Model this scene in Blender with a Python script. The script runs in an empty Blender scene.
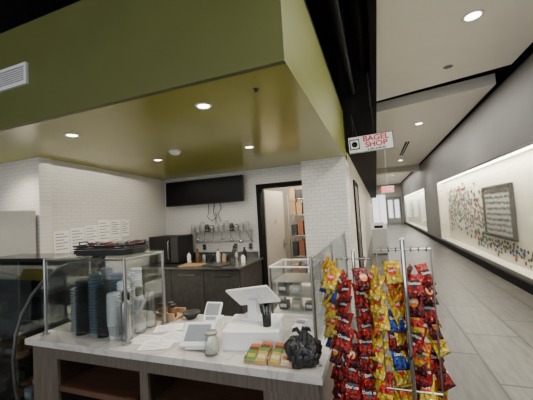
import bpy, bmesh, math, random
from mathutils import Vector, Matrix, Euler, noise
R=random.Random(7)
COL=bpy.context.scene.collection
# ---------------------------------------------------------------- materials
def newmat(n):
    m=bpy.data.materials.new(n); m.use_nodes=True
    nt=m.node_tree; b=nt.nodes['Principled BSDF']; return m,nt,b
def mat(n,c,rough=.5,metal=0,var=.06,scale=12,bump=0,spec=None,emis=0,coat=0,ecol=None):
    m,nt,b=newmat(n)
    tc=nt.nodes.new('ShaderNodeTexCoord'); no=nt.nodes.new('ShaderNodeTexNoise')
    no.inputs['Scale'].default_value=scale; no.inputs['Detail'].default_value=3
    nt.links.new(tc.outputs['Object'],no.inputs['Vector'])
    r=nt.nodes.new('ShaderNodeValToRGB')
    r.color_ramp.elements[0].position=.3; r.color_ramp.elements[1].position=.7
    r.color_ramp.elements[0].color=[max(0,x*(1-var)) for x in c]+[1]
    r.color_ramp.elements[1].color=[min(1,x*(1+var)) for x in c]+[1]
    nt.links.new(no.outputs['Fac'],r.inputs['Fac']); nt.links.new(r.outputs['Color'],b.inputs['Base Color'])
    b.inputs['Roughness'].default_value=rough; b.inputs['Metallic'].default_value=metal
    if spec is not None: b.inputs['Specular IOR Level'].default_value=spec
    if bump:
        bp=nt.nodes.new('ShaderNodeBump'); bp.inputs['Strength'].default_value=bump; bp.inputs['Distance'].default_value=.01
        nt.links.new(no.outputs['Fac'],bp.inputs['Height']); nt.links.new(bp.outputs['Normal'],b.inputs['Normal'])
    if emis:
        b.inputs['Emission Color'].default_value=list(ecol or c)+[1]; b.inputs['Emission Strength'].default_value=emis
    return m
def tilemat(n,c1,c2,grout,w,h,axes='xz',offset=0.0,rough=.25,mortar=.004,streak=None,bs=.4,spec=None):
    m,nt,b=newmat(n)
    tc=nt.nodes.new('ShaderNodeTexCoord'); sp=nt.nodes.new('ShaderNodeSeparateXYZ'); cb=nt.nodes.new('ShaderNodeCombineXYZ')
    nt.links.new(tc.outputs['Object'],sp.inputs[0])
    nt.links.new(sp.outputs['XYZ'.index(axes[0].upper())],cb.inputs[0])
    nt.links.new(sp.outputs['XYZ'.index(axes[1].upper())],cb.inputs[1])
    br=nt.nodes.new('ShaderNodeTexBrick'); br.offset=offset; br.squash=1
    br.inputs['Scale'].default_value=1; br.inputs['Brick Width'].default_value=w; br.inputs['Row Height'].default_value=h
    br.inputs['Mortar Size'].default_value=mortar; br.inputs['Mortar Smooth'].default_value=.2
    br.inputs['Color1'].default_value=list(c1)+[1]; br.inputs['Color2'].default_value=list(c2)+[1]; br.inputs['Mortar'].default_value=list(grout)+[1]
    nt.links.new(cb.outputs[0],br.inputs['Vector'])
    out=br.outputs['Color']
    if streak:
        mp=nt.nodes.new('ShaderNodeMapping'); mp.inputs['Scale'].default_value=streak
        nt.links.new(cb.outputs[0],mp.inputs['Vector'])
        no=nt.nodes.new('ShaderNodeTexNoise'); no.inputs['Scale'].default_value=1; no.inputs['Detail'].default_value=5
        nt.links.new(mp.outputs[0],no.inputs['Vector'])
        rp=nt.nodes.new('ShaderNodeMapRange'); rp.inputs['From Min'].default_value=.3; rp.inputs['From Max'].default_value=.7
        rp.inputs['To Min'].default_value=.6; rp.inputs['To Max'].default_value=1.35
        nt.links.new(no.outputs['Fac'],rp.inputs['Value'])
        mx=nt.nodes.new('ShaderNodeVectorMath'); mx.operation='SCALE'
        nt.links.new(out,mx.inputs[0]); nt.links.new(rp.outputs[0],mx.inputs['Scale']); out=mx.outputs[0]
    nt.links.new(out,b.inputs['Base Color'])
    b.inputs['Roughness'].default_value=rough
    if spec is not None: b.inputs['Specular IOR Level'].default_value=spec
    bp=nt.nodes.new('ShaderNodeBump'); bp.inputs['Strength'].default_value=bs; bp.inputs['Distance'].default_value=.003; bp.invert=True
    nt.links.new(br.outputs['Fac'],bp.inputs['Height']); nt.links.new(bp.outputs['Normal'],b.inputs['Normal'])
    return m
def woodmat(n,c,rough=.5,sc=(3,3,60)):
    m,nt,b=newmat(n)
    tc=nt.nodes.new('ShaderNodeTexCoord'); mp=nt.nodes.new('ShaderNodeMapping'); mp.inputs['Scale'].default_value=sc
    no=nt.nodes.new('ShaderNodeTexNoise'); no.inputs['Scale'].default_value=1.2; no.inputs['Detail'].default_value=6
    nt.links.new(tc.outputs['Object'],mp.inputs[0]); nt.links.new(mp.outputs[0],no.inputs['Vector'])
    r=nt.nodes.new('ShaderNodeValToRGB'); r.color_ramp.elements[0].position=.32; r.color_ramp.elements[1].position=.68
    r.color_ramp.elements[0].color=[x*.65 for x in c]+[1]; r.color_ramp.elements[1].color=[x*1.2 for x in c]+[1]
    nt.links.new(no.outputs['Fac'],r.inputs['Fac']); nt.links.new(r.outputs['Color'],b.inputs['Base Color'])
    b.inputs['Roughness'].default_value=rough
    return m
def panemat(n,tint=(.9,.95,.94),refl=.12,k=.5):
    m=bpy.data.materials.new(n); m.use_nodes=True; nt=m.node_tree; nt.nodes.clear()
    o=nt.nodes.new('ShaderNodeOutputMaterial'); t=nt.nodes.new('ShaderNodeBsdfTransparent'); t.inputs[0].default_value=list(tint)+[1]
    g=nt.nodes.new('ShaderNodeBsdfGlossy'); g.inputs['Roughness'].default_value=.03
    lw=nt.nodes.new('ShaderNodeLayerWeight'); lw.inputs['Blend'].default_value=.25
    ma=nt.nodes.new('ShaderNodeMath'); ma.operation='MULTIPLY_ADD'; ma.inputs[1].default_value=k; ma.inputs[2].default_value=refl
    nt.links.new(lw.outputs['Fresnel'],ma.inputs[0])
    mx=nt.nodes.new('ShaderNodeMixShader'); nt.links.new(ma.outputs[0],mx.inputs[0]); nt.links.new(t.outputs[0],mx.inputs[1]); nt.links.new(g.outputs[0],mx.inputs[2])
    nt.links.new(mx.outputs[0],o.inputs[0]); return m
def marble(n):
    m,nt,b=newmat(n)
    tc=nt.nodes.new('ShaderNodeTexCoord'); no=nt.nodes.new('ShaderNodeTexNoise'); no.inputs['Scale'].default_value=2.2; no.inputs['Detail'].default_value=8; no.inputs['Distortion'].default_value=1.5
    nt.links.new(tc.outputs['Object'],no.inputs['Vector'])
    r=nt.nodes.new('ShaderNodeValToRGB'); e=r.color_ramp.elements
    e[0].position=.46; e[0].color=(.54,.52,.49,1); e[1].position=.54; e[1].color=(.56,.54,.51,1)
    k=r.color_ramp.elements.new(.5); k.color=(.43,.41,.38,1)
    nt.links.new(no.outputs['Fac'],r.inputs['Fac']); nt.links.new(r.outputs['Color'],b.inputs['Base Color']); b.inputs['Roughness'].default_value=.18
    return m
M={}
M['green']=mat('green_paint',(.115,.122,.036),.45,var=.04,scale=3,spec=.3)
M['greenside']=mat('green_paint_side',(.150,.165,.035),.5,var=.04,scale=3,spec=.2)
M['greenlit']=mat('green_paint_lit',(.37,.355,.072),.20,var=.05,scale=1.2)  # fascia green made brighter: light on the underside put into the colour
M['tile']=tilemat('white_wall_tile',(.66,.65,.62),(.64,.63,.60),(.52,.51,.48),.15,.05,'xz',0.5,bs=.15)
M['tiley']=tilemat('white_wall_tile_side',(.64,.63,.61),(.62,.61,.59),(.50,.49,.47),.15,.05,'yz',0.5,bs=.15)
M['subway']=tilemat('white_subway_tile',(.74,.73,.70),(.68,.67,.64),(.40,.39,.37),.15,.06,'xz',.5,bs=.25,mortar=.003)
M['floor']=tilemat('gray_wood_look_floor_tile',(.088,.081,.071),(.058,.053,.046),(.012,.011,.010),1.2,.6,'yx',.5,.38,.016,(3,20,1),spec=.35)
M['gray']=mat('gray_wall_paint',(.19,.185,.18),.55,var=.05,scale=2)
M['beige']=mat('beige_wall_paint',(.56,.53,.48),.6,var=.04,scale=3)
M['ceil']=mat('white_ceiling',(.90,.88,.83),.8,var=.02,scale=2)
M['black']=mat('black_paint',(.005,.005,.005),.8,var=.3,spec=.2)
M['blackgloss']=mat('black_gloss_plastic',(.012,.012,.013),.2,var=.2)
M['tvscreen']=mat('matte_black_screen',(.004,.004,.005),.35,var=.2,spec=.15)
M['blackpl']=mat('black_plastic',(.016,.016,.017),.5,var=.2,spec=.3)
M['dark']=mat('dark_gray_metal',(.06,.06,.06),.4,.3,var=.2)
M['steel']=mat('stainless_steel',(.38,.38,.37),.28,1,var=.1)
M['steeldark']=mat('gray_stainless',(.14,.14,.135),.36,.7,var=.15)
M['chrome']=mat('chrome',(.7,.7,.7),.12,1,var=.02)
M['white']=mat('white_plastic',(.78,.78,.77),.35,var=.02)
M['paper']=mat('white_paper',(.82,.82,.80),.8,var=.04,scale=30)
M['print']=mat('printed_gray_ink',(.25,.28,.30),.8,var=.3,scale=60)
M['quartz']=marble('white_quartz')
M['wood']=woodmat('gray_brown_wood_laminate',(.125,.10,.078),.45,(60,3,3))
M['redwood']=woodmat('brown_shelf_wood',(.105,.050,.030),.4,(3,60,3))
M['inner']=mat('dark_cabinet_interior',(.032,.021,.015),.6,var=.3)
M['glass']=panemat('clear_glass',(.96,.98,.97),.03,.3)
M['guardglass']=panemat('guard_glass',(.93,.96,.96),.06,.4)
M['glassd']=panemat('tinted_glass',(.72,.78,.81),.16,.6)
M['screen']=mat('gray_screen',(.25,.28,.30),.12,var=.05)
M['screenlit']=mat('lit_screen',(.55,.6,.62),.2,var=.1,scale=40,emis=.35)
M['lamp']=mat('lamp_diffuser',(1,.95,.85),.5,emis=14)
M['strip']=mat('white_light_strip',(1,.93,.8),.5,emis=26)
M['board']=mat('cream_display_board',(.84,.78,.66),.6,var=.03,scale=4)
M['red']=mat('red_ink',(.50,.012,.010),.5)
M['redglow']=mat('red_exit_glow',(.9,.05,.03),.5,emis=2.5,ecol=(1,.05,.03))
M['window']=mat('bright_window',(.85,.88,.9),.5,emis=1.5)
M['clear']=panemat('clear_plastic',(.88,.92,.94),.10)
M['bread']=mat('baked_bread',(.36,.16,.06),.6,var=.35,scale=30,bump=.3)
M['teal']=mat('gray_plastic_blue_sheen',(.11,.17,.20),.25,var=.1)  # blue tone is reflection on the lids, put into the base colour
M['lidlight']=mat('clear_lid_plastic',(.34,.37,.38),.15,var=.1)
M['tan']=mat('tan_cardboard',(.40,.27,.15),.7,var=.1)
M['brownjar']=mat('brown_food_jar',(.16,.07,.03),.25,var=.3)
M['bagblack']=mat('crinkled_black_bag',(.012,.012,.014),.28,var=.3,scale=55,bump=1.0)
M['doorleaf']=mat('pale_gray_door_paint',(.60,.56,.50),.45,var=.04)
M['lightgray']=mat('light_gray_enamel',(.38,.38,.37),.4,var=.02)
def foil(n,c,c2=None):
    m,nt,b=newmat(n)
    tc=nt.nodes.new('ShaderNodeTexCoord'); sp=nt.nodes.new('ShaderNodeSeparateXYZ'); nt.links.new(tc.outputs['Object'],sp.inputs[0])
    no=nt.nodes.new('ShaderNodeTexNoise'); no.inputs['Scale'].default_value=34; nt.links.new(tc.outputs['Object'],no.inputs['Vector'])
    r=nt.nodes.new('ShaderNodeValToRGB'); r.color_ramp.interpolation='CONSTANT'
    mr=nt.nodes.new('ShaderNodeMapRange'); mr.inputs['From Min'].default_value=-.16; mr.inputs['From Max'].default_value=0
    nt.links.new(sp.outputs['Z'],mr.inputs['Value']); nt.links.new(mr.outputs[0],r.inputs['Fac'])
    e=r.color_ramp.elements; e[0].position=0; e[0].color=list(c2 or c)+[1]; e[1].position=.26; e[1].color=list(c)+[1]
    nt.links.new(r.outputs['Color'],b.inputs['Base Color'])
    bp=nt.nodes.new('ShaderNodeBump'); bp.inputs['Strength'].default_value=1; bp.inputs['Distance'].default_value=.022
    nt.links.new(no.outputs['Fac'],bp.inputs['Height']); nt.links.new(bp.outputs['Normal'],b.inputs['Normal'])
    b.inputs['Roughness'].default_value=.26; b.inputs['Metallic'].default_value=.35
    return m
# ---------------------------------------------------------------- builders
def add(me,name,parent=None,loc=(0,0,0),rot=(0,0,0),mt=None):
    if mt: me.materials.clear(); me.materials.append(mt)
    o=bpy.data.objects.new(name,me); COL.objects.link(o)
    if parent: o.parent=parent
    o.location=loc; o.rotation_euler=rot; return o
def tag(o,label,cat,group=None,kind=None):
    o['label']=label; o['category']=cat
    if group: o['group']=group
    if kind: o['kind']=kind
    return o
def thing(name,label,cat,loc=(0,0,0),rz=0,rot=None,group=None):
    e=bpy.data.objects.new(name,None); e.empty_display_size=.05; COL.objects.link(e)
    e.location=loc; e.rotation_euler=rot or (0,0,rz); return tag(e,label,cat,group)
def box(name,x0,x1,y0,y1,z0,z1,m,parent=None,bev=0,rot=(0,0,0)):
    me=bpy.data.meshes.new(name); bm=bmesh.new(); bmesh.ops.create_cube(bm,size=1)
    bmesh.ops.scale(bm,vec=(x1-x0,y1-y0,z1-z0),verts=bm.verts)
    if bev: bmesh.ops.bevel(bm,geom=bm.edges[:],offset=bev,segments=2,affect='EDGES',profile=.5)
    bm.to_mesh(me); bm.free()
    return add(me,name,parent,((x0+x1)/2,(y0+y1)/2,(z0+z1)/2),rot,M[m] if isinstance(m,str) else m)
def lathe(name,prof,m,parent=None,loc=(0,0,0),rot=(0,0,0),n=24,smooth=True):
    me=bpy.data.meshes.new(name); bm=bmesh.new(); rings=[]
    for r,z in prof:
        rings.append([bm.verts.new((r*math.cos(2*math.pi*i/n),r*math.sin(2*math.pi*i/n),z)) for i in range(n)])
    for a,b in zip(rings,rings[1:]):
        for i in range(n): bm.faces.new((a[i],a[(i+1)%n],b[(i+1)%n],b[i]))
    if prof[0][0]>1e-5: bm.faces.new(rings[0][::-1])
    if prof[-1][0]>1e-5: bm.faces.new(rings[-1])
    bmesh.ops.remove_doubles(bm,verts=bm.verts,dist=1e-6); bmesh.ops.recalc_face_normals(bm,faces=bm.faces)
    if smooth:
        for f in bm.faces: f.smooth=len(f.verts)==4
    bm.to_mesh(me); bm.free(); return add(me,name,parent,loc,rot,M[m] if isinstance(m,str) else m)
def tubes(name,segs,r,m,parent=None,cyc=False,res=1):
    cu=bpy.data.curves.new(name,'CURVE'); cu.dimensions='3D'; cu.bevel_depth=r; cu.bevel_resolution=res; cu.use_fill_caps=True
    for pts in segs:
        s=cu.splines.new('POLY'); s.points.add(len(pts)-1); s.use_cyclic_u=cyc
        for p,q in zip(s.points,pts): p.co=(*q,1)
    o=bpy.data.objects.new(name,cu); COL.objects.link(o)
    me=bpy.data.meshes.new_from_object(o); bpy.data.objects.remove(o)
    return add(me,name,parent,mt=M[m] if isinstance(m,str) else m)
def tube(name,pts,r,m,parent=None,cyc=False): return tubes(name,[pts],r,m,parent,cyc,2)
def text(name,s,size,m,parent=None,loc=(0,0,0),rot=(math.pi/2,0,0),ex=.001,bold=0,align='CENTER'):
    cu=bpy.data.curves.new(name,'FONT'); cu.body=s; cu.size=size; cu.extrude=ex; cu.align_x=align; cu.align_y='CENTER'; cu.offset=bold; cu.space_line=.85
    o=bpy.data.objects.new(name,cu); COL.objects.link(o); bpy.context.view_layer.update()
    me=bpy.data.meshes.new_from_object(o.evaluated_get(bpy.context.evaluated_depsgraph_get())); bpy.data.objects.remove(o)
    return add(me,name,parent,loc,rot,M[m] if isinstance(m,str) else m)
def prism(name,poly,a0,a1,axis,m,parent=None):
    me=bpy.data.meshes.new(name); bm=bmesh.new()
    def P(p,a): return {'x':(a,p[0],p[1]),'y':(p[0],a,p[1]),'z':(p[0],p[1],a)}[axis]
    A=[bm.verts.new(P(p,a0)) for p in poly]; B=[bm.verts.new(P(p,a1)) for p in poly]; n=len(poly)
    bm.faces.new(A); bm.faces.new(B[::-1])
    for i in range(n): bm.faces.new((A[i],B[i],B[(i+1)%n],A[(i+1)%n]))
    bmesh.ops.recalc_face_normals(bm,faces=bm.faces); bm.to_mesh(me); bm.free()
    return add(me,name,parent,mt=M[m] if isinstance(m,str) else m)
def strip_surface(name,prof,x0,x1,th,m,parent=None):
    off=[]
    for i,p in enumerate(prof):
        a=Vector(prof[max(i-1,0)]); b=Vector(prof[min(i+1,len(prof)-1)]); t=(b-a).normalized(); off.append((p[0]+t.y*th,p[1]-t.x*th))
    return prism(name,prof+off[::-1],x0,x1,'x',m,parent)
def clone(o,loc,rot=None,sc=None):
    c=o.copy(); c.location=loc
    if rot is not None: c.rotation_euler=rot
    if sc: c.scale=(sc,)*3
    COL.objects.link(c)
    for ch in o.children:
        k=ch.copy(); k.parent=c; COL.objects.link(k)
        for g in ch.children:
            q=g.copy(); q.parent=k; COL.objects.link(q)
    return c
def struct(o,**k): o['kind']='structure'; return o
# ---------------------------------------------------------------- camera
cam=bpy.data.objects.new('camera',bpy.data.cameras.new('camera')); COL.objects.link(cam)
cam.data.sensor_width=36; cam.data.lens=300/533*36; cam.data.clip_start=.05; cam.data.clip_end=200
rm=Matrix(((.9370,.0729,.3416),(.3442,-.0250,-.9386),(-.0599,.9971,-.0485)))
q=rm.to_quaternion(); q.normalize()
cam.rotation_mode='QUATERNION'; cam.rotation_quaternion=q; cam.location=(0,0,1.7)
bpy.context.scene.camera=cam
# ---------------------------------------------------------------- shell
struct(box('floor',-8,2.7,-4,36,-.1,0,'floor'))
def rwall(y0,y1,z0,z1): return struct(box('wall_right',2.5,2.95,y0,y1,z0,z1,'gray'))
rwall(-4,33.2,2.62,4.0); rwall(-4,33.2,0,.25); rwall(14.5,18.2,.25,2.62); rwall(30.5,33.2,.25,2.62); rwall(-4,2.6,.25,2.62)
struct(box('wall_right',2.85,2.95,2.6,30.5,.2,2.7,'gray'))
struct(box('baseboard_right',2.47,2.499,-4,33,0,.17,'black'))
struct(box('wall_back_corridor',-1.6,2.95,33.2,33.4,0,4.4,'beige'))
struct(box('ceiling',-8,3.1,-4,34,4.6,4.7,'black'))
struct(box('wall_right_upper',2.6,2.95,-4,33.2,4.0,4.6,'black'))
def cp(pts,z0,z1): return struct(prism('ceiling',pts,z0,z1,'z','ceil'))
cp([(.15,-3),(2.42,-3),(2.36,6.25),(.17,6.95)],4.03,4.2)
cp([(.17,7.75),(2.42,7.15),(2.42,19),(.17,19)],4.03,4.25)
cp([(.17,19.6),(2.42,19.6),(2.42,33),(.17,33)],4.03,4.2)
struct(box('trim_1',.17,2.45,18.9,19.5,3.7,4.03,'beige'))
struct(box('trim_2',-.46,.07,5.35,33.2,2.75,4.6,'black'))
struct(box('trim_3',.07,.165,-3,33.2,3.95,4.6,'black'))
struct(box('wall_left_corridor',-.60,-.43,5.6,33.2,0,2.75,'beige'))
struct(box('wall_column',-1.16,-.43,5.0,5.6,0,2.57,'subway'))
struct(box('wall_back',-4.6,-2.12,5.3,5.45,0,2.57,'tile'))
struct(box('wall_back',-2.12,-1.16,5.3,5.45,2.28,2.57,'tile'))
struct(prism('wall_left',[(-3.83,2.47),(-4.27,5.46),(-4.42,5.46),(-3.98,2.62)],0,2.57,'z','tiley'))
struct(box('wall_front',-8,-3.83,2.47,2.62,0,2.57,'tile'))
struct(box('wall_left_far',-8.1,-8,-4,2.62,0,4.6,'gray'))
struct(box('ceiling_soffit',-8,-.43,1.66,5.6,2.57,2.67,'greenlit'))
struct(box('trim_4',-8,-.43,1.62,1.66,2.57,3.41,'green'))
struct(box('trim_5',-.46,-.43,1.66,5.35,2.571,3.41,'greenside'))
struct(box('trim_6',-8,-.43,1.66,5.3,3.41,3.46,'black'))
struct(box('trim_7',-8,-.60,5.45,5.6,2.67,4.6,'black'))
struct(box('trim_8',-2.12,-2.05,5.27,5.47,0,2.28,'black')); struct(box('trim_9',-1.23,-1.16,5.27,5.3,0,2.28,'black')); struct(box('trim_10',-2.05,-1.23,5.27,5.47,2.2,2.28,'black'))
struct(box('wall_storeroom',-3.2,-.6,7.4,7.5,0,2.8,'beige')); struct(box('wall_storeroom_left',-3.2,-3.1,5.46,7.4,0,2.8,'beige')); struct(box('wall_storeroom_right',-.7,-.6,5.61,7.4,0,2.8,'beige'))
struct(box('ceiling_storeroom',-3.2,-.6,5.61,7.5,2.8,2.85,'ceil'))
dl=thing('storeroom_door','pale gray painted door standing open into the storeroom','door',(-2.03,5.48,0),math.radians(80))
box('door_leaf',0,.78,0,.045,.01,2.18,'doorleaf',dl,.004)
box('door_plate',.68,.73,-.006,0,.95,1.15,'steel',dl); box('door_sign',.34,.42,-.004,0,1.5,1.6,'lightgray',dl)
lathe('knob',[(0,-.05),(.025,-.05),(.028,-.03),(.012,-.02),(.012,0)],'steel',dl,(.70,-.006,1.05),(-math.pi/2,0,0))
cd=thing('corridor_side_door','black framed doorway in the beige corridor wall','door',(-.43,6.6,0))
box('door_frame',0,.03,0,.10,0,2.33,'black',cd); box('door_frame',0,.03,1.3,1.4,0,2.33,'black',cd); box('door_frame',0,.03,.10,1.3,2.23,2.33,'black',cd)
box('door_leaf',0,.015,.1,1.3,.01,2.23,'dark',cd); box('handle',.015,.05,.2,.24,1.0,1.2,'steel',cd,.004)
w=struct(box('window_1',-.38,.9,33.1,33.19,.1,3.0,'window'))
for i,x in enumerate((-.42,.26,.9)): struct(box('trim_%d'%(11+i),x,x+.06,33.0,33.09,0,3.05,'white'))
ed=thing('corridor_end_door','gray glazed double door at the end of the corridor','door',(1.65,33.1,0))
for a,b in ((-.6,-.01),(.01,.6)):
    d=box('door_leaf',a,b,-.05,0,0,2.6,'lightgray',ed); box('door_window',-.2,.2,-.07,-.051,-.7,1.1,'window',d)
box('door_frame',-.7,-.6,-.06,0,0,2.7,'gray',ed); box('door_frame',.6,.7,-.06,0,0,2.7,'gray',ed); box('door_frame',-.7,.7,-.06,0,2.6,2.7,'gray',ed)
tb_=thing('waste_bin','light gray waste bin standing against the corridor wall','bin',(.02,12.0,0))
prism('bin_body',[(-.26,-.26),(.26,-.26),(.26,.26),(-.26,.26)],.04,.92,'z','lightgray',tb_); prism('bin_hood',[(-.27,.92),(.27,.92),(.27,1.08),(.18,1.16),(-.18,1.16),(-.27,1.08)],-.27,.27,'y','white',tb_); box('bin_opening',-.15,.15,-.275,-.27,.96,1.06,'black',tb_); box('plinth',-.24,.24,-.24,.24,0,.04,'black',tb_)
# ---------------------------------------------------------------- wall display cases in corridor
def display(y0,y1,label):
    t=thing('wall_display_case',label,'display case',(2.5,y0,.25)); L=y1-y0
    box('backboard',.30,.34,0,L,0,2.37,'board',t)
    box('case_bottom',0,.3,0,L,0,.02,'board',t); box('case_top',0,.3,0,L,2.35,2.37,'board',t)
    box('case_end',0,.3,0,.02,.02,2.35,'board',t); box('case_end',0,.3,L-.02,L,.02,2.35,'board',t)
    box('light_strip',.03,.09,.05,L-.05,2.325,2.35,'strip',t)
    box('frame_rail',-.02,0,0,L,-.03,.03,'steel',t); box('frame_rail',-.02,0,0,L,2.34,2.39,'steel',t)
    box('frame_post',-.02,0,0,.05,.03,2.34,'steel',t); box('frame_post',-.02,0,L-.05,L,.03,2.34,'steel',t)
    n=int(L/3)
    for i in range(n):
        a=.05+(L-.1)*i/n; b=.05+(L-.1)*(i+1)/n
        box('glass_pane',-.008,-.003,a+.004,b-.004,.03,2.34,'glass',t)
    ld=bpy.data.lights.new('case_lamp','AREA'); ld.shape='RECTANGLE'; ld.size=.12; ld.size_y=L-.2; ld.energy=19*L; ld.color=(1,.93,.80)
    lo=bpy.data.objects.new('case_lamp',ld); COL.objects.link(lo); lo.parent=t; lo.location=(.06,L/2,2.30); lo.rotation_euler=(0,math.radians(-22),0)
    return t
display(2.6,14.5,'long lit cream display case recessed in the gray wall')
display(18.2,30.5,'lit cream display case farther along the gray wall')
pf=thing('picture_frame','black framed picture with many small dark pieces on a pale mat','picture',(2.76,8.8,.80))
box('frame',-.04,.03,-.93,-.85,0,1.28,'blackpl',pf); box('frame',-.04,.03,.85,.93,0,1.28,'blackpl',pf); box('frame',-.04,.03,-.85,.85,0,.08,'blackpl',pf); box('frame',-.04,.03,-.85,.85,1.20,1.28,'blackpl',pf)
box('print_sheet',.0,.03,-.85,.85,.08,1.20,mat('pale_print_sheet',(.50,.49,.45),.7),pf)
dk=[mat('tiny_piece_%d'%i,c,.7,var=.5,scale=15) for i,c in enumerate(((.02,.025,.03),(.05,.06,.05),(.10,.07,.05)))]
bms=[bmesh.new() for _ in dk]
for i in range(13):
    for j in range(8):
        y=-.73+i*.122+R.uniform(-.015,.015); z=.17+j*.135+R.uniform(-.015,.015); a=R.uniform(-.5,.5); s=R.uniform(.75,1.15); b_=R.choice(bms)
        for sg_ in (1,-1):
            bmesh.ops.create_cube(b_,size=1,matrix=Matrix.Translation((-.003,y,z))@Matrix.Rotation(a,4,'X')@Matrix.Translation((0,sg_*.022*s,.006))@Matrix.Rotation(sg_*.5,4,'X')@Matrix.Diagonal((.006,.05*s,.062*s,1)))
for b_,d_ in zip(bms,dk):
    me=bpy.data.meshes.new('small_pieces'); b_.to_mesh(me); b_.free(); add(me,'small_pieces',pf,mt=d_)
cc=[('dark gray',(.03,.03,.035)),('rust red',(.24,.04,.02)),('olive green',(.08,.12,.04)),('blue',(.03,.07,.20)),('tan',(.28,.17,.07)),('gray',(.12,.12,.12)),('orange',(.4,.14,.03)),('teal',(.03,.12,.13))]
protos=[]
for n,c in cc:
    m_=mat('card_'+n.replace(' ','_'),c,.7,var=.4,scale=30)
    me=bpy.data.meshes.new('pinned_card'); bm=bmesh.new()
    bmesh.ops.create_cube(bm,size=1,matrix=Matrix.Diagonal((.004,.11,.085,1)))
    bmesh.ops.create_cube(bm,size=1,matrix=Matrix.Translation((-.006,.01,.012))@Matrix.Rotation(.5,4,'X')@Matrix.Diagonal((.006,.05,.06,1)))
    bmesh.ops.create_cube(bm,size=1,matrix=Matrix.Translation((-.009,0,.03))@Matrix.Diagonal((.01,.008,.008,1)))
    bm.to_mesh(me); bm.free(); me.materials.append(m_); protos.append(me)
cnt=0; pos=[]; tries=0
while cnt<295 and tries<14000:
    tries+=1
    if R.random()<.66:
        y=R.uniform(9.95,14.1); z=R.gauss(min(1.55,1.0+.25*(y-9.9)),.33)
    else:
        y=R.uniform(5.6,10.2); z=R.gauss(.48+.04*(y-5.6),.09)
    if y<9.95 and z>.72: continue
    if z<.34 or z>2.35: continue
    s=R.uniform(.95,1.45) if y>9.9 else R.uniform(.65,1.05)
    if any(abs(y-a)<.105*s and abs(z-b)<.085*s for a,b in pos): continue
    pos.append((y,z))
    k=R.randrange(8); o=bpy.data.objects.new('pinned_card',protos[k]); COL.objects.link(o)
    o.location=(2.785,y,z); o.rotation_euler=(R.uniform(-.5,.5),0,0); o.scale=(1,s,s)
    tag(o,'small '+cc[k][0]+' card pinned on the cream display board','card','pinned cards in the display case'); cnt+=1
# ---------------------------------------------------------------- ceiling fixtures
def downlight(x,y,z,r,label,energy,col=(1,.88,.7),group='soffit downlights'):
    t=thing('recessed_downlight',label,'ceiling light',(x,y,z),group=group)
    lathe('trim_ring',[(r*.8,-.002),(r,-.008),(r*1.12,-.006),(r*1.15,0),(r*.8,0)],'white',t)
    lathe('light_lens',[(0,-.003),(r*.8,-.003),(r*.8,-.001)],'lamp',t)
    ld=bpy.data.lights.new('downlight_lamp','SPOT'); ld.energy=energy; ld.color=col; ld.spot_size=math.radians(140); ld.spot_blend=.8; ld.shadow_soft_size=.07
    lo=bpy.data.objects.new('downlight_lamp',ld); COL.objects.link(lo); lo.parent=t; lo.location=(0,0,-.03)
for x,y in ((-1.2,2.0),(-2.68,2.04),(-2.87,3.47),(-1.46,3.49),(-4.0,2.08)):
    downlight(x,y,2.57,.058,'round white recessed downlight in the green soffit',58 if y<3 else 38)
for x,y in ((1.31,4.37),(1.31,.6),(1.31,9.5),(1.31,16.5),(1.31,24)):
    downlight(x,y,4.03,.11,'round white recessed downlight in the white corridor ceiling',210,(1,.93,.82),group='corridor downlights')
sd=thing('smoke_detector','round white smoke detector under the green soffit','smoke detector',(-2.33,3.14,2.57))
lathe('detector_base',[(0,0),(.075,0),(.075,-.018),(0,-.018)],'white',sd); lathe('detector_cap',[(.06,-.018),(.055,-.04),(.03,-.05),(0,-.052)],'white',sd)
sp=thing('sprinkler_head','small sprinkler cap under the green soffit','sprinkler',(-.72,1.9,2.57))
lathe('cap',[(0,0),(.02,0),(.02,-.005),(0,-.005)],'dark',sp); lathe('deflector',[(0,-.006),(.006,-.006),(.006,-.018),(.012,-.02),(0,-.022)],'dark',sp)
cs=thing('ceiling_speaker','small round gray speaker in the corridor ceiling','speaker',(1.32,5.82,4.03))
lathe('speaker_ring',[(.07,0),(.085,-.004),(.09,0),(.07,0)],'white',cs); lathe('grille',[(0,-.004),(.07,-.004),(.07,0)],'gray',cs)
sl=thing('linear_air_diffuser','black linear slot diffuser in the corridor ceiling','air vent',(1.23,13.4,4.03))
box('slot',-.07,-.01,-1.5,1.5,-.012,0,'black',sl); box('slot',.01,.07,-1.5,1.5,-.012,0,'black',sl); box('slot_frame',-.01,.01,-1.5,1.5,-.02,0,'white',sl)
vt=thing('air_vent_grille','white louvered air vent on the green fascia','air vent',(-2.80,1.62,2.89))
box('frame',-.19,.19,-.02,0,0,.025,'white',vt); box('frame',-.19,.19,-.02,0,.155,.18,'white',vt); box('frame',-.19,-.165,-.02,0,.025,.155,'white',vt); box('frame',.165,.19,-.02,0,.025,.155,'white',vt)
box('back_plate',-.165,.165,-.004,0,.025,.155,'gray',vt)
for i in range(7): box('louver',-.165,.165,-.014,-.006,.03+i*.018,.038+i*.018,'white',vt)
for i,(x,z,r) in enumerate(((-.25,3.7,.05),(-.05,4.1,.07))):
    t=thing('overhead_pipe','black painted pipe running through the open ceiling gap','pipe',(x,0,z),group='black ceiling pipes')
    tube('pipe',[(0,-2,0),(0,5.3,0)],r,'black',t)
    for yy in (.8,2.6,4.4): tube('hanger',[(0,yy,r),(0,yy,4.6-z)],.006,'dark',t)
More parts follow.
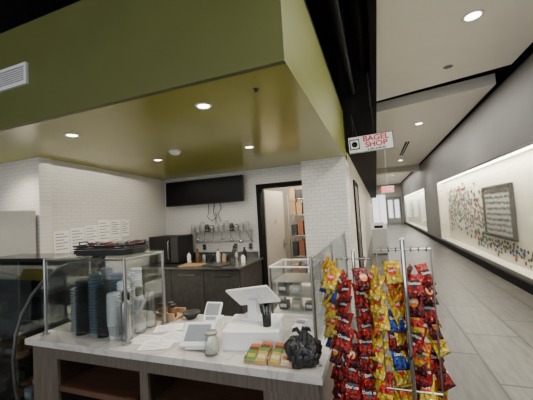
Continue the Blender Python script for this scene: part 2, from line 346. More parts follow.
# ---------------------------------------------------------------- blade sign
sg=thing('hanging_shop_sign','white hanging shop sign with red lettering and black border','sign',(-.01,4.0,2.42),rot=(0,math.radians(-1.5),0))
box('panel',-.27,.27,-.012,.012,0,.215,'white',sg,.003)
for a in ((-.27,.27,0,.007),(-.27,.27,.208,.215)): box('border',a[0],a[1],-.0145,-.0121,a[2],a[3],'black',sg)
for a in ((-.27,-.263),(.263,.27)): box('border',a[0],a[1],-.0145,-.0121,.007,.208,'black',sg)
box('emblem_square',-.252,-.13,-.0145,-.0121,.045,.178,'black',sg)
box('emblem_inset',-.240,-.142,-.0165,-.0145,.058,.165,'white',sg)
lathe('emblem_ring',[(.013,0),(.036,0),(.036,.002),(.013,.002),(.013,0)],'black',sg,(-.191,-.0165,.111),(math.pi/2,0,0))
for s_,z_ in (('BAGEL',.163),('SHOP',.085)):
    t_=text('lettering',s_,.092,'red',sg,(.068,-.0135,z_),bold=.0028); t_.scale=(1.14,1,1)
text('small_lettering','& DELI & MORE',.032,'black',sg,(.068,-.0135,.028),bold=.001)
tube('hanging_rod',[(-.2,0,.215),(-.2,0,.5),(-.2,1.4,.5)],.006,'black',sg); tube('hanging_rod',[(.05,0,.215),(.05,0,1.0),(.05,1.4,1.0)],.006,'black',sg)
ex=thing('exit_sign','ceiling hung exit sign with glowing red letters','exit sign',(.40,11.0,2.20))
box('housing',-.2,.2,-.03,.03,0,.22,'white',ex,.004); text('lettering','EXIT',.2,'redglow',ex,(0,-.032,.11),bold=.004); tube('stem',[(0,0,.22),(0,0,1.83)],.006,'white',ex)
# ---------------------------------------------------------------- service counter
ct=thing('service_counter','white quartz topped service counter with gray wood front','counter',(0,0,0))
prism('worktop',[(-2.42,1.44),(-.30,1.44),(-.30,3.4),(-.85,3.4),(-.85,2.14),(-2.42,2.14)],.88,.92,'z','quartz',ct)
cb=thing('counter_cabinet','gray brown wood cabinet base with open cubby shelves','cabinet',(0,0,0))
Yf=1.48
box('top_rail',-2.38,-.33,Yf,Yf+.02,.79,.88,'wood',cb)
for a,b in ((-2.38,-2.15),(-1.43,-1.37),(-.62,-.33)): box('stile',a,b,Yf,Yf+.02,.09,.79,'wood',cb)
box('bottom_rail',-2.15,-1.43,Yf,Yf+.02,.09,.16,'wood',cb); box('bottom_rail',-1.37,-.62,Yf,Yf+.02,.09,.16,'wood',cb)
for a,b in ((-2.15,-1.43),(-1.37,-.62)):
    box('shelf',a,b,Yf+.021,1.98,.58,.605,'redwood',cb); box('shelf_edge',a,b,Yf+.002,Yf+.02,.575,.61,'redwood',cb)
    box('cubby_floor',a,b,Yf+.021,1.98,.14,.16,'redwood',cb)
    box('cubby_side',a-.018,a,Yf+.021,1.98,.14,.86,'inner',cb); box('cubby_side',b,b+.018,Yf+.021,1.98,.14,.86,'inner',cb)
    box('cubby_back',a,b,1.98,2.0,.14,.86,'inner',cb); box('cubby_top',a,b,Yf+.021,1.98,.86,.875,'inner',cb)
box('end_panel',-2.40,-2.38,Yf,2.1,.0,.88,'wood',cb); box('toe_kick',-2.38,-.33,Yf+.05,Yf+.07,0,.09,'black',cb)
box('side_panel',-.35,-.33,Yf+.02,3.36,0,.88,'wood',cb); box('back_panel',-2.38,-.82,2.08,2.1,0,.88,'wood',cb)
box('inner_side_panel',-.82,-.80,2.08,3.36,0,.88,'wood',cb); box('rear_panel',-.8,-.35,3.34,3.36,0,.88,'wood',cb)
gg=thing('glass_partition','frameless glass partition with steel posts on the counter','glass panel',(-.34,0,.92))
for a,b in ((1.56,2.28),(2.30,3.3)): box('glass_pane',-.004,.004,a,b,.03,.53,'clear',gg)
for y in (1.55,2.29,3.31):
    tube('post',[(0,y,0),(0,y,.55)],.009,'steel',gg); lathe('foot',[(0,0),(.022,0),(.022,.008),(0,.008)],'steel',gg,(0,y,0))
tube('top_rail',[(0,1.55,.54),(0,3.31,.54)],.007,'steel',gg)
gd=thing('sneeze_guard','steel post glass sneeze guard box on the counter','glass guard',(0,0,.92))
x0,x1,y0,y1,h=-2.33,-1.57,1.53,1.9,.55
for x in (x0,x1):
    for y in (y0,y1):
        tube('post',[(x,y,0),(x,y,h)],.011,'steel',gd); lathe('foot',[(0,0),(.028,0),(.028,.008),(0,.008)],'steel',gd,(x,y,0))
box('top_glass',x0-.01,x1+.01,y0-.01,y1+.01,h,h+.008,'guardglass',gd)
box('front_glass',x0+.015,x1-.015,y0-.003,y0+.003,.04,h-.01,'guardglass',gd); box('side_glass',x1-.003,x1+.003,y0+.015,y1-.015,.04,h-.01,'guardglass',gd); box('side_glass',x0-.003,x0+.003,y0+.015,y1-.015,.04,h-.01,'guardglass',gd)
tubes('rail',[[(x0,y0,h-.01),(x1,y0,h-.01)],[(x0,y1,h-.01),(x1,y1,h-.01)],[(x1,y0,h-.01),(x1,y1,h-.01)],[(x0,y0,h-.01),(x0,y1,h-.01)]],.007,'steel',gd)
tr=thing('serving_tray','black oval wire tray with wrapped goods on the glass guard','tray',(-1.86,1.70,1.482))
prism('tray_base',[(-.21,-.12),(.21,-.12),(.25,-.06),(.25,.06),(.21,.12),(-.21,.12),(-.25,.06),(-.25,-.06)],0,.012,'z','blackpl',tr)
prism('tray_rim',[(-.22,-.13),(.22,-.13),(.26,-.06),(.26,.06),(.22,.13),(-.22,.13),(-.26,.06),(-.26,-.06)],.0121,.04,'z','blackpl',tr)
for zz in (.05,.068): tube('rim_wire',[(-.22,-.13,zz),(.22,-.13,zz),(.26,-.06,zz),(.26,.06,zz),(.22,.13,zz),(-.22,.13,zz),(-.26,.06,zz),(-.26,-.06,zz)],.006,'blackpl',tr,True)
for s in (-1,1): tube('handle',[(s*.26,-.05,.06),(s*.29,-.03,.09),(s*.29,.03,.09),(s*.26,.05,.06)],.006,'blackpl',tr)
wrapm=[mat('dark_wrapper',(.04,.035,.035),.3),mat('maroon_wrapper',(.10,.025,.02),.3),mat('gray_wrapper',(.12,.12,.12),.3)]
for i in range(8):
    o=lathe('wrapped_snack',[(0,-.05),(.012,-.045),(.022,-.03),(.026,0),(.022,.03),(.012,.045),(0,.05)],wrapm[i%3],None,(-2.06+i*.057,1.70+R.uniform(-.05,.05),1.55),(math.pi/2,0,R.uniform(-1,1)))
    tag(o,('dark','maroon','gray')[i%3]+' wrapped snack roll lying on the black tray','snack','wrapped snacks on the tray')
for n,(x,y,cnt,r,m_) in enumerate(((-2.17,1.66,15,.05,'lidlight'),(-2.06,1.61,18,.046,'blackpl'),(-1.96,1.64,20,.05,'teal'),(-1.855,1.61,16,.046,'blackpl'),(-2.12,1.79,19,.05,'blackpl'),(-2.01,1.79,21,.05,'lidlight'),(-1.89,1.77,19,.05,'teal'))):  # every piece in these stacks is a domed cup lid, not a cup
    pm=None
    for i in range(cnt):
        if pm is None:
            o=lathe('plastic_lid',[(0,.003),(r*.6,.003),(r*.66,.0),(r,.0),(r,.007),(r*.72,.010),(r*.62,.018),(0,.0205)],m_,None,n=20); pm=o.data
        else: o=bpy.data.objects.new('plastic_lid',pm); COL.objects.link(o)
        o.location=(x+R.uniform(-.003,.003),y,.92+i*.0215)
        tag(o,{'teal':'gray blue-sheen','blackpl':'black','lidlight':'pale clear'}[m_]+' domed plastic lid in a tall stack','cup','stacked plastic lids in the glass guard')
for x,y,hh in ((-1.74,1.59,.30),(-1.76,1.70,.36),(-1.76,1.82,.42)):
    t=thing('paper_cup_stack','tall stack of nested white paper cups','paper cups',(x,y,.92),group='white cup stacks')
    pr=[(0,0),(.03,0),(.04,.09)]
    z=.09
    while z<hh: pr+=[(.045,z+.002),(.045,z+.008),(.038,z+.010),(.041,z+.018)]; z+=.018
    lathe('nested_cups',pr+[(0,pr[-1][1])],'white',t)
for x,y in ((-1.64,1.60),(-1.64,1.72),(-1.64,1.83)):
    t=thing('steel_flask','brushed steel vacuum flask with black cap','flask',(x,y,.92),group='steel flasks'); t.scale=(1.0,1.0,1.25)
    lathe('flask_body',[(0,0),(.036,0),(.037,.01),(.037,.17),(.030,.2),(.022,.21),(0,.21)],'steel',t); lathe('flask_cap',[(.024,.205),(.026,.245),(.02,.255),(0,.256)],'blackpl',t)
t=thing('condiment_caddy','tan caddy with jars on the back of the counter','caddy',(-1.62,2.02,.92))
box('tray',-.1,.1,-.08,.08,0,.02,'tan',t); box('side',-.1,.1,-.08,-.07,.02,.06,'tan',t); box('side',-.1,.1,.07,.08,.02,.06,'tan',t)
for i,(x,y) in enumerate(((-1.68,2.0),(-1.62,2.04),(-1.56,1.99))):
    t=thing('condiment_jar','small brown jar with black lid in the caddy','jar',(x,y,.94),group='condiment jars')
    lathe('jar_body',[(0,0),(.024,0),(.026,.01),(.026,.07),(.02,.08),(0,.08)],'brownjar',t); lathe('lid',[(.023,.08),(.023,.098),(0,.098)],'blackpl',t)
bw=lathe('dark_bowl',[(0,0),(.035,0),(.07,.05),(.066,.05),(.03,.008),(0,.008)],'blackpl',None,(-1.43,2.04,.92)); tag(bw,'small dark bowl on the counter','bowl')
for i,(x,y,a) in enumerate(((-1.50,1.62,.1),(-1.33,1.70,-.2),(-1.36,1.56,.35),(-1.47,1.82,.5))):
    o=box('paper_sheet',-.10,.10,-.07,.07,0,.0012,'paper'); o.location=(x,y,.921+i*.0014); o.rotation_euler=(0,0,a); tag(o,'white printed paper sheet lying on the counter','paper','loose papers on the counter')
    for k in range(5):
        box('printed_line',-.08,.07 if k%2 else .03,.045-k*.022-.005,.045-k*.022,.0006,.0009,'print',o)
tb=thing('payment_tablet','white payment tablet tilted on a stand','tablet',(-1.08,1.60,.93),math.radians(12))
prism('stand',[(-.06,0),(.07,0),(.06,.075),(.045,.08),(-.06,.01)],-.06,.06,'x','white',tb)
tf=box('tablet_frame',-.10,.10,-.08,.08,-.008,.008,'white',tb,.006); tf.location=(0,0,.065); tf.rotation_euler=(math.radians(38),0,0)
box('screen',-.075,.075,-.05,.06,.008,.0095,'screen',tf)
rp=thing('card_terminal','small white card terminal with tilted gray screen','card terminal',(-1.21,2.0,.92),.1)
prism('terminal_base',[(-.08,0),(.07,0),(.07,.03),(-.08,.02)],-.055,.055,'x','white',rp)
tp_=box('terminal_head',-.065,.065,-.075,.075,-.012,.012,'white',rp,.008); tp_.location=(0,.0,.075); tp_.rotation_euler=(math.radians(50),0,0); box('screen',-.052,.052,-.03,.06,.012,.0135,'screen',tp_); box('keypad',-.04,.04,-.065,-.04,.012,.0135,'print',tp_)
tube('neck',[(0,.03,.02),(0,.02,.07)],.018,'white',rp)
cx_=thing('cash_drawer','white metal cash drawer box on the counter','cash drawer',(-.77,1.76,.92),math.radians(12))
box('drawer_body',-.17,.17,-.15,.17,0,.11,'white',cx_,.006); box('drawer_front',-.16,.16,.17,.178,.01,.10,'white',cx_,.003); box('lock',-.01,.01,.178,.182,.04,.06,'steel',cx_)
mo=thing('register_monitor','slim white touch register monitor tilted back on its stand','monitor',(-.80,1.83,1.03),math.radians(-6))
box('stand_base',-.09,.09,-.06,.06,0,.014,'white',mo,.005); prism('stand_neck',[(-.03,.014),(.04,.014),(.012,.12),(-.02,.12)],-.03,.03,'x','white',mo)
mf=box('monitor_housing',-.155,.155,-.10,.10,-.008,.008,'white',mo,.006); mf.location=(0,-.0,.145); mf.rotation_euler=(math.radians(-42),math.radians(-9),0)
box('screen',-.135,.135,-.085,.085,.008,.0095,'screenlit',mf); box('cable_cover',-.05,.05,-.03,.03,-.016,-.008,'white',mf)
cd2=thing('card_reader','white card reader beside the register','card reader',(-.54,1.99,.92),-.2)
prism('reader_body',[(-.06,0),(.06,0),(.06,.05),(-.06,.02)],-.035,.035,'x','white',cd2); box('reader_screen',-.03,.03,-.0,.045,.042,.046,'screen',cd2)
bc=thing('utensil_cup','black cup holding pens on the register base','cup',(-.67,1.72,1.03))
lathe('cup_body',[(0,0),(.025,0),(.028,.075),(.025,.075),(.022,.006),(0,.006)],'blackpl',bc)
for i in range(5):
    a=i*1.3; tube('pen',[(.010*math.cos(a),.010*math.sin(a),.01),(.028*math.cos(a),.028*math.sin(a),.12)],.003,'blackpl' if i%2 else 'screen',bc)
wire=thing('register_cable','white cable curling over the counter behind the register','cable',(-1.02,1.99,.925))
tube('cable',[(-.06,-.1,0),(-.1,0,0),(-.02,.06,0),(.08,.08,0),(.16,.05,0),(.2,.1,0)],.004,'white',wire)
gj=thing('glass_tip_jar','clear glass jar with lid beside the tablet','jar',(-.945,1.53,.92))
lathe('jar_glass',[(0,0),(.038,0),(.042,.01),(.042,.09),(.034,.105),(.034,.115),(.031,.115),(.031,.104),(.038,.088),(.038,.012),(0,.008)],'glass',gj); lathe('lid',[(0,.115),(.037,.115),(.037,.128),(0,.13)],'steel',gj)
lathe('contents',[(0,.009),(.036,.012),(.036,.04),(.01,.05),(0,.05)],mat('coins_and_notes',(.5,.5,.44),.5,var=.4,scale=80),gj)
sm=[mat('snack_green',(.10,.22,.06),.3),mat('snack_orange',(.45,.14,.04),.3),mat('snack_yellow',(.45,.32,.06),.3),mat('snack_brown',(.12,.045,.025),.3),mat('snack_cream',(.5,.46,.38),.3)]
for bi,(bx,by) in enumerate(((-.655,1.535),(-.52,1.54))):
    t=thing('snack_display_box','open tan cardboard counter box full of packets','box',(bx,by,.92),rz=.0,group='counter snack boxes')
    box('box_base',-.062,.062,-.06,.06,0,.004,'tan',t); box('box_front',-.062,.062,-.062,-.058,.0,.022,'tan',t); box('box_back',-.062,.062,.058,.062,0,.055,'tan',t); box('box_side',-.064,-.060,-.06,.06,0,.035,'tan',t); box('box_side',.060,.064,-.06,.06,0,.035,'tan',t)
    for i in range(2):
        for j in range(4):
            k=(i*2+j*3+bi*2)%5
            o=box('snack_packet',-.027,.027,-.003,.003,-.032,.032,sm[k],None,.002); o.location=(bx-.029+i*.058,by-.038+j*.026,.952+j*.006); o.rotation_euler=(-.95,R.uniform(-.08,.08),R.uniform(-.12,.12))
            box('packet_band',-.020,.020,-.0038,-.003,-.006,.014,sm[(k+2)%5],o)
            tag(o,('green','orange','yellow','brown','cream')[k]+' snack packet fanned in a counter box','snack packet','snack packets in the counter boxes')
bm=bmesh.new(); bmesh.ops.create_icosphere(bm,subdivisions=5,radius=1)
for v in bm.verts:
    p=v.co.copy(); n_=noise.fractal(p*1.9+Vector((3,1,0)),1,2,4)*.30
    rg=(1-abs(noise.noise(p*4.5)))**3*.12
    neck=1-.62*max(0,min(1,(p.z-.35)/.5)) if p.z>.35 else 1
    top=.05*max(0,p.z-.7)*(1+2*abs(noise.noise(p*9)))
    v.co=Vector((p.x*.088*neck*(1+n_+rg)+.01*p.z,p.y*.062*neck*(1+n_+rg),max(0,(p.z*.72+.52)*.122*(1+n_*.6+rg))+top))
for f in bm.faces: f.smooth=True
me=bpy.data.meshes.new('bag_body'); bm.to_mesh(me); bm.free()
bb=thing('black_bag','crumpled black plastic bag slumped on the counter corner','bag',(-.41,1.535,.92),rz=.3)
add(me,'bag_body',bb,mt=M['bagblack'])
for s in (-1,1): prism('bag_tie_end',[(0,.13),(s*.028,.172),(s*.050,.165),(s*.045,.185),(s*.02,.192),(-s*.006,.15)],-.006,.004,'y','bagblack',bb)
wc=thing('countertop_display_cabinet','clear glass countertop cabinet with dark edges and shelves','display cabinet',(-.64,2.36,.92))
for x in (-.16,.16):
    for y in (-.17,.17): box('post',x-.006,x+.006,y-.006,y+.006,0,.37,'dark',wc)
box('base',-.17,.17,-.18,.18,0,.025,'white',wc); box('top',-.165,.165,-.176,.176,.372,.380,'guardglass',wc)
tubes('top_edge',[[(-.165,-.175,.376),(.165,-.175,.376),(.165,.175,.376),(-.165,.175,.376),(-.165,-.175,.376)]],.007,'white',wc)
for z in (.15,.26): box('shelf',-.15,.15,-.165,.165,z,z+.005,'steel',wc)
for x in (-.16,.16): box('side_glass',x-.002,x+.002,-.16,.16,.03,.37,'glass',wc)
box('front_glass',-.15,.15,-.172,-.168,.03,.37,'glass',wc)
for i in range(5):
    k=i%3; t=thing('cabinet_snack_box',('dark','cream','brown')[k]+' small box on a shelf of the countertop cabinet','box',(-.745+.105*(i%3),2.33,(.945 if i<3 else 1.077)),group='small boxes in the countertop cabinet')
    box('box_body',-.035,.035,-.04,.04,0,.06+.02*(i%2),('dark',sm[4],sm[3])[k],t,.003); box('box_label',-.025,.025,-.0415,-.0402,.02,.045,'paper',t)
# ---------------------------------------------------------------- back of the shop
bs=thing('steel_work_counter','stainless steel work counter along the back wall','work counter',(0,0,0))
box('worktop',-4.08,-2.05,4.25,5.28,.87,.90,'steel',bs,.004); box('backsplash',-4.08,-2.15,5.25,5.28,.9,1.02,'steel',bs)
box('cabinet_body',-4.05,-2.08,4.32,5.24,.12,.87,'steeldark',bs)
for i in range(3):
    a=-4.03+i*.645; d=box('cabinet_door',a,a+.635,4.30,4.318,.14,.85,'steeldark',bs,.003); box('door_handle',-.16,.16,-.03,-.012,.27,.285,'steel',d)
for x in (-4.0,-2.14): box('foot',x,x+.05,4.4,4.45,0,.12,'steel',bs)
mw=thing('microwave_oven','black microwave oven on the steel counter','microwave',(-3.80,4.88,.90))
box('oven_body',-.33,.33,-.24,.24,.01,.50,'blackpl',mw,.01); box('oven_door',-.31,.16,-.255,-.241,.03,.48,'blackgloss',mw,.004); box('control_panel',.17,.32,-.252,-.241,.03,.48,'dark',mw,.003); tube('door_handle',[(.14,-.26,.08),(.14,-.29,.1),(.14,-.29,.4),(.14,-.26,.42)],.008,'steel',mw)
for i in range(2):
    o=box('cutting_board',-.2,.2,-.14,.14,0,.018,mat('cutting_board_tan',(.42,.27,.13),.5) if i==0 else 'dark',None,.006); o.location=((-3.05,-2.58)[i],4.45,.911); o.rotation_euler=(0,0,(.1,-.2)[i]); tag(o,('tan wooden cutting board on the steel counter','dark plastic board on the steel counter')[i],'cutting board')
for i in range(5):
    t=thing('steel_food_pan','small steel food pan on the back counter','food pan',(-3.32+.155*i,5.05,.901),group='steel food pans')
    lathe('pan_body',[(0,0),(.05,0),(.06,.09),(.066,.09),(.066,.094),(.056,.094),(.046,.006),(0,.006)],'steel',t); lathe('lid',[(0,.11),(.01,.11),(.012,.098),(.06,.094)],'steel',t)
for i,(x,y,hh,m_) in enumerate(((-3.32,4.75,.2,'white'),(-3.18,4.82,.24,'brownjar'),(-3.03,4.80,.16,'steel'),(-2.9,4.82,.17,'blackpl'),(-2.76,4.85,.22,'white'),(-2.62,4.8,.18,'tan'),(-2.52,5.0,.26,'dark'),(-2.4,4.85,.2,'steel'),(-2.28,4.95,.24,'blackpl'),(-2.2,4.7,.16,'white'),(-2.33,4.55,.13,'dark'))):
    t=thing('kitchen_bottle',{'white':'white plastic','brownjar':'brown glass','blackpl':'black plastic','tan':'tan','dark':'dark gray','steel':'steel'}[m_]+' bottle standing on the steel work counter','bottle',(x,y,.90),group='bottles on the work counter')
    lathe('bottle_body',[(0,0),(.035,0),(.037,.01),(.037,hh*.65),(.015,hh*.85),(.015,hh*.93),(0,hh*.93)],m_,t,n=16); lathe('bottle_cap',[(.018,hh*.9),(.018,hh),(0,hh)],'blackpl',t,n=16)
tv=thing('wall_television','wide black television screen mounted on the tiled wall','television',(-3.2,5.14,2.23),rot=(math.radians(-3),0,0))
box('tv_housing',-.875,.875,-.02,.03,-.25,.25,'blackpl',tv,.006); box('screen',-.86,.86,-.023,-.0205,-.235,.235,'tvscreen',tv); box('wall_bracket',-.2,.2,.03,.12,-.1,.1,'dark',tv)
cb2=thing('hanging_cables','thin black cables hanging loose below the television','cables',(-3.05,5.27,1.6))
tube('cable',[(-.12,0,.4),(-.10,-.02,.25),(-.14,-.02,.12),(-.05,-.02,.04),(.06,-.01,.10),(.04,0,.2)],.007,'blackpl',cb2)
tube('cable',[(.02,0,.4),(.0,-.02,.22),(.05,-.02,.05),(.03,-.01,-.08)],.007,'blackpl',cb2)
tube('cable',[(.14,0,.4),(.18,-.02,.28),(.10,-.02,.16),(.16,-.02,.02)],.007,'blackpl',cb2)
wr=thing('wall_pot_rack','steel wire wall shelf holding stacked cups','wall shelf',(-2.87,5.29,1.30))
segs=[]
for y in (-.02,-.1,-.18,-.25): segs.append([(-.64,y,.12),(.64,y,.12)])
for i in range(9): segs.append([(-.64+i*.16,0,.12),(-.64+i*.16,-.25,.12)])
segs+= [[(-.64,-.01,-.08),(.64,-.01,-.08)],[(-.64,-.25,.17),(.64,-.25,.17)]]
tubes('wire_shelf',segs,.006,'steel',wr)
for x in (-.6,.6): tubes('bracket',[[(x,0,.12),(x,0,-.1),(x,-.22,.12)]],.01,'steel',wr)
cupm=[mat('frosted_cup',(.36,.38,.38),.2,var=.1),M['clear'],M['steel'],M['lightgray'],M['dark']]
for i in range(12):
    k=(i*3)%5; hh=(.16,.2,.13,.18,.15)[k]
    t=thing('cup_stack',('frosted plastic','clear plastic','steel','gray paper','dark plastic')[k]+' cups stacked upside down on the wall shelf','cups',(-3.46+i*.107,5.13,1.427),group='cups on the wall shelf')
    pr=[(0,0),(.046,0),(.046,.006)]; z=.0
    while z<hh-.06: pr+=[(.042,z+.012),(.046,z+.014),(.046,z+.02)]; z+=.02
    lathe('nested_cups',pr+[(.032,hh),(0,hh)],cupm[k],t,n=16)
for i in range(6):
    x=-3.38+i*.19
    t=thing('hanging_utensil',('steel ladle','steel skimmer')[i%2]+' hanging under the wall shelf','utensil',(x,5.12,1.414),group='utensils hanging from the wall shelf')
    tube('utensil_handle',[(0,0,-.005),(0,-.01,-.03),(0,0,-.11-.03*(i%3))],.005,'dark',t); lathe('utensil_head',[(0,-.05),(.025,-.04),(.036,-.02),(.038,0),(.034,0),(.022,-.035),(0,-.045)],'steel',t,(0,0,-.11-.03*(i%3)),(.5,0,0))
for i,x in enumerate((-3.32,-2.62,-2.30)):
    t=thing('wall_outlet','gray electrical outlet plate on the tiled wall','outlet',(x,5.295,1.12),group='wall outlets')
    box('plate',-.04,.04,-.008,0,-.06,.06,'steel',t,.002); box('socket',-.018,.018,-.011,-.0081,.01,.04,'blackpl',t); box('socket',-.018,.018,-.011,-.0081,-.04,-.01,'blackpl',t)
ang=math.atan2(.44,2.99)
for i,(s,z,w_,h_) in enumerate(((.14,1.50,.24,.30),(.39,1.52,.24,.31),(.64,1.54,.24,.32),(.90,1.59,.26,.36),(1.15,1.62,.22,.28),(1.38,1.62,.22,.28),(.20,1.25,.32,.18),(.54,1.27,.32,.18),(.87,1.29,.30,.20),(1.16,1.36,.24,.22))):
    y=2.47+s*math.cos(ang)+.15; x=-3.83-(y-2.47)*.1472+.008
    o=box('paper_notice',-.001,.001,-w_/2,w_/2,-h_/2,h_/2,'paper'); o.location=(x,y,z); o.rotation_euler=(0,0,ang)
    tag(o,'white printed notice taped on the tiled wall','notice','notices on the tiled wall')
    for k in range(6):
        zz=h_*.36-k*h_*.13; box('printed_line',.0011,.0018,-w_*.38,w_*(.38 if k%2 else .15),zz-.008,zz+.006,'print',o)
fr=thing('upright_refrigerator','light gray upright refrigerator against the tiled wall','refrigerator',(-4.3,2.08,0))
box('fridge_body',-.45,.45,-.3,.36,.06,1.92,'lightgray',fr,.01); box('fridge_door',-.44,.44,-.34,-.302,.1,1.9,'lightgray',fr,.008); tube('door_handle',[(-.38,-.34,.9),(-.38,-.38,.93),(-.38,-.38,1.4),(-.38,-.34,1.43)],.01,'steel',fr); box('plinth',-.43,.43,-.28,.34,0,.06,'black',fr)
bk=thing('bakery_display_case','black refrigerated bakery case with curved glass front','bakery case',(0,0,0))
X0,X1=-3.72,-2.47
prof=[(1.44,.42),(1.41,.60),(1.40,.78),(1.42,.95),(1.46,1.08),(1.53,1.20),(1.62,1.29),(1.73,1.36),(1.86,1.40)]
strip_surface('curved_glass',prof,X0+.03,X1-.03,.006,'glassd',bk)
box('case_base',X0,X1,1.46,2.2,.02,.40,'blackpl',bk,.01); box('back_panel',X0+.03,X1-.03,2.16,2.2,.40,1.40,'dark',bk); box('top_panel',X0,X1,1.84,2.2,1.40,1.43,'blackgloss',bk)
for x in (X0,X1-.025): 
    tubes('end_frame',[[(x+.012,p[0],p[1]) for p in prof]+[(x+.012,2.18,1.40)],[(x+.012,2.18,1.4),(x+.012,2.18,.4)]],.012,'dark',bk)
    prism('end_glass',[(p[0]+.012,p[1]) for p in prof]+[(2.15,1.39),(2.15,.42)],x+.008,x+.014,'x','glassd',bk)
for z,ya in ((.68,1.52),(.98,1.60)):
    box('shelf',X0+.04,X1-.04,ya,2.15,z,z+.008,'clear',bk); box('shelf_edge',X0+.05,X1-.05,ya,ya+.008,z-.010,z,'steel',bk)
for z,ya in ((.40,1.58),(.688,1.60),(.988,1.68)):
    for r_ in range(2):
        for i in range(9):
            if R.random()<(.85 if z>.9 else .1): continue
            x=X1-.12-i*.13; k=R.randrange(5)
            if k==0:
                o=lathe('bagel',[(.018,.02),(.024,.005),(.042,0),(.056,.01),(.058,.022),(.046,.038),(.03,.038),(.018,.02)],'bread',None,(x,ya+r_*.14,z)); tag(o,'round golden bagel on a shelf of the bakery case','bagel','baked goods in the bakery case')
            elif k==1:
                o=lathe('bread_roll',[(0,0),(.04,.002),(.055,.018),(.045,.04),(.02,.052),(0,.054)],'bread',None,(x,ya+r_*.14,z)); tag(o,'golden bread roll on a shelf of the bakery case','bread roll','baked goods in the bakery case')
            else:
                t=thing('packaged_snack','small labelled packaged snack in the bakery case','packaged snack',(x,ya+r_*.14,z),rz=R.uniform(-.2,.2),group='packaged goods in the bakery case')
                kk=R.randrange(5); box('package_body',-.05,.05,-.025,.025,0,.085,sm[kk],t,.008); box('package_label',-.035,.035,-.0265,-.0252,.025,.06,'paper',t)
ws=thing('wire_shelving_unit','chrome wire shelving unit inside the storeroom','shelving',(-1.45,6.6,0))
for x in (-.38,.38):
    for y in (-.2,.2): tube('post',[(x,y,0),(x,y,2.1)],.013,'chrome',ws)
for z in (.3,.75,1.2,1.65,2.0):
    sg_=[[(-.38,y,z),(.38,y,z)] for y in (-.2,-.1,0,.1,.2)]+[[(x,-.2,z),(x,.2,z)] for x in (-.38,-.19,0,.19,.38)]
    tubes('shelf',sg_,.007,'chrome',ws)
bx=[('tan cardboard',M['tan']),('white',M['white']),('rust red',mat('rust_box',(.30,.12,.07),.6)),('dark',M['dark'])]
for z in (.31,.76,1.21,1.66,2.01):
    for i in range(5):
        k=R.randrange(4); t=thing('storage_box',bx[k][0]+' storage box on the wire shelving','box',(-1.45-.29+.145*i,6.55,z),group='boxes on the storeroom shelving')
        hh=R.uniform(.18,.34); box('box_body',-.06,.06,-.1,.1,0,hh,bx[k][1],t,.004); box('box_lid',-.064,.064,-.104,.104,hh-.03,hh+.005,bx[k][1],t,.003)
# ---------------------------------------------------------------- chips
def bag(kind,c,c2,word,wc,disc,label,W=.108,H=.150):
    t=thing('chip_bag',label,'chip bag',(0,0,-5),group='chip bags clipped on the racks')
    me=bpy.data.meshes.new('pouch'); bm=bmesh.new(); nx,nz=10,14
    V={}
    for s in (1,-1):
        for i in range(nx+1):
            for j in range(nz+1):
                u=-1+2*i/nx; v=-1+2*j/nz
                cr=1-abs(v); th=.014*((1-u*u)**.5)*(min(1,max(0,cr-.08)*1.6)**.6) if cr>.08 else 0
                wv=.90+.10*abs(v)**3
                e=(i in(0,nx)) or cr<=.08 or j in(0,nz)
                key=(i,j) if (e and th<1e-6) else (i,j,s)
                if key not in V: V[key]=bm.verts.new((u*W/2*wv, -s*th+ (.002*math.sin(i*3) if cr<.1 else 0), -H/2+v*H/2))
        for i in range(nx):
            for j in range(nz):
                q_=[]
                for a,b in ((i,j),(i+1,j),(i+1,j+1),(i,j+1)):
                    q_.append(V.get((a,b,s)) or V.get((a,b)))
                if s<0: q_=q_[::-1]
                try: bm.faces.new(q_)
                except: pass
    bmesh.ops.recalc_face_normals(bm,faces=bm.faces)
    for f in bm.faces: f.smooth=True
    bm.to_mesh(me); bm.free()
    add(me,'pouch',t,mt=foil('foil_'+kind,c,c2))
    for sgn,rz in ((-1,0),(1,math.pi)):
        if disc[0]=='tri':
            d=prism('emblem',[(-.034,.026),(.034,.026),(0,-.032)],-.0005,.0012,'y',disc[1],t); d.location=(0,sgn*.0148,-.072)
        else: d=lathe('emblem',[(0,0),(.026,0),(.026,.0012),(0,.0012)],disc[1],t,(0,sgn*.0142,-.072),(math.pi/2*(1 if sgn<0 else -1),0,0))
        text('lettering',word,.024,wc,t,(0,sgn*.0162,-.067),(math.pi/2,0,rz),ex=.0005,bold=.0006)
    return t
fy=mat('print_yellow',(.75,.55,.03),.4); fw=mat('print_white',(.8,.8,.78),.4); fb=mat('print_black',(.015,.015,.015),.4); fr_=mat('print_red',(.6,.02,.015),.4); fo=mat('print_orange',(.75,.22,.02),.4)
P={}
P['r']=bag('red',(.30,.010,.008),(.11,.005,.005),'Doritos',fw,('tri',fb),'red foil chip bag with a black triangle')
P['y']=bag('yellow',(.62,.41,.02),(.64,.48,.08),"Lay's",fw,('disc',fr_),'yellow foil chip bag with a red round emblem')
P['b']=bag('blue',(.02,.06,.30),(.01,.03,.15),'Doritos',fw,('tri',fb),'dark blue foil chip bag with a black triangle')
P['o']=bag('orange',(.55,.13,.015),(.6,.3,.02),'Cheetos',fy,('disc',fb),'orange foil chip bag with a black emblem')
P['f']=bag('fritos',(.40,.025,.015),(.6,.4,.03),'Fritos',fy,('disc',fr_),'red and yellow foil corn chip bag')
P['m']=bag('maroon',(.12,.008,.010),(.05,.005,.006),'BBQ',fw,('disc',fo),'dark maroon foil chip bag with an orange emblem')
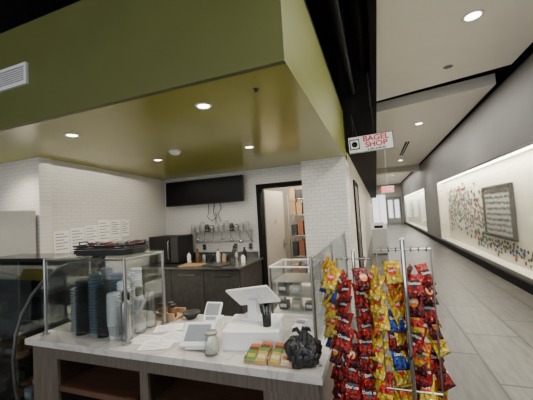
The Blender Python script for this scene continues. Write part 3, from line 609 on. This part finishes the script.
def rack(x,y,topz,label,aw):
    t=thing('chip_rack',label,'display rack',(x,y,0),group='chip racks')
    lathe('pole',[(0,0),(.011,0),(.011,topz),(.008,topz+.01),(0,topz+.01)],'chrome',t)
    tubes('base_legs',[[(-.1,-.1,.012),(0,0,.06),(.1,.1,.012)],[(.1,-.1,.012),(0,0,.06),(-.1,.1,.012)]],.011,'chrome',t)
    for z in (topz-.04,.9,.45): tubes('arm',[[(-aw,0,z),(aw,0,z)],[(0,-.0,z),(0,.11,z)]],.005,'chrome',t)
    for s in (-1,1):
        for k in range(3): tube('hook',[(s*(.03+.03*k),0,topz-.04),(s*(.03+.03*k),-.03,topz-.045),(s*(.03+.03*k),-.035,topz-.025)],.003,'chrome',t)
    for dx,dy in ((-aw,0),(aw,0),(0,.11)):
        tubes('clip_strip',[[(dx,dy,topz-.04),(dx,dy,.40)]],.003,'steel',t)
    return t
rack(.095,1.46,1.55,'chrome pole rack with clip strips full of chips',.11)
rack(-.14,1.72,1.47,'chrome wire rack with clip strips of red chip bags',.09)
def col(x,y,z0,z1,seq,rz0,step=.037,jit=.35,x1=None,alt=.45):
    z=z0; i=0; n=(z0-z1)/step
    while z>z1:
        k=seq[i%len(seq)]; xx=x if x1 is None else x+(x1-x)*i/n
        sd_=1 if i%2 else -1
        clone(P[k],(xx+R.uniform(-.006,.006),y+R.uniform(-.008,.008),z),(math.radians(R.uniform(-36,-20)),R.uniform(-.2,.2),rz0+sd_*alt+R.uniform(-jit,jit)),R.uniform(.68,.80))
        z-=step; i+=1
col(-.165,1.50,1.40,.34,'rrmrrrorrmrrrrr',-.75)
col(-.100,1.51,1.42,.34,'mrrrrmrrrfrrr',.75)
col(-.225,1.60,1.44,.40,'yyybyyyyyrrmrrrrmrrrrrrmrrrrrrr',-1.0)
col(-.262,1.70,1.46,1.02,'yyybyyyy',-1.1)
col(-.020,1.50,1.43,.34,'yyfyyyoyyyryyfyyy',-.85)
col(.040,1.52,1.45,.34,'yfoyyybyrybyyfoyy',.75)
col(.128,1.51,1.43,.34,'mrrmrfmrromrmyryoyryoyyyyfy',-.75,x1=.180)
col(.172,1.56,1.43,.34,'rmmrromfyrrmryoyryy',.95,x1=.225)
for t in P.values():
    for c in list(t.children): bpy.data.objects.remove(c)
    bpy.data.objects.remove(t)
# ---------------------------------------------------------------- lights
def area(n,loc,rot,sx,sy,e,c=(1,1,1)):
    ld=bpy.data.lights.new(n,'AREA'); ld.shape='RECTANGLE'; ld.size=sx; ld.size_y=sy; ld.energy=e; ld.color=c
    o=bpy.data.objects.new(n,ld); COL.objects.link(o); o.location=loc; o.rotation_euler=rot; return o
area('rear_fill',(-1.5,-3.5,2.2),(math.radians(90),0,0),7,3.4,160,(.93,.97,1))  # unseen fill added behind the camera to brighten the corridor ceilings
area('shop_ceiling_glow',(-2.5,3.6,2.5),(0,0,0),3,2.2,38,(1,.9,.75))
area('corridor_glow',(1.2,11,3.98),(0,0,0),1.6,10,210,(1,.95,.87))
area('corridor_glow_far',(1.2,25,3.98),(0,0,0),1.6,12,320,(1,.95,.87))
area('corridor_glow_near',(1.2,2,3.98),(0,0,0),1.6,4,115,(1,.95,.87))
pl=bpy.data.lights.new('storeroom_lamp','POINT'); pl.energy=62; pl.color=(1,.88,.72); pl.shadow_soft_size=.2
o=bpy.data.objects.new('storeroom_lamp',pl); COL.objects.link(o); o.location=(-1.6,5.9,2.6)
w=bpy.data.worlds.new('world'); bpy.context.scene.world=w; w.use_nodes=True
bg=w.node_tree.nodes['Background']; bg.inputs[0].default_value=(.9,.93,1,1); bg.inputs[1].default_value=.45
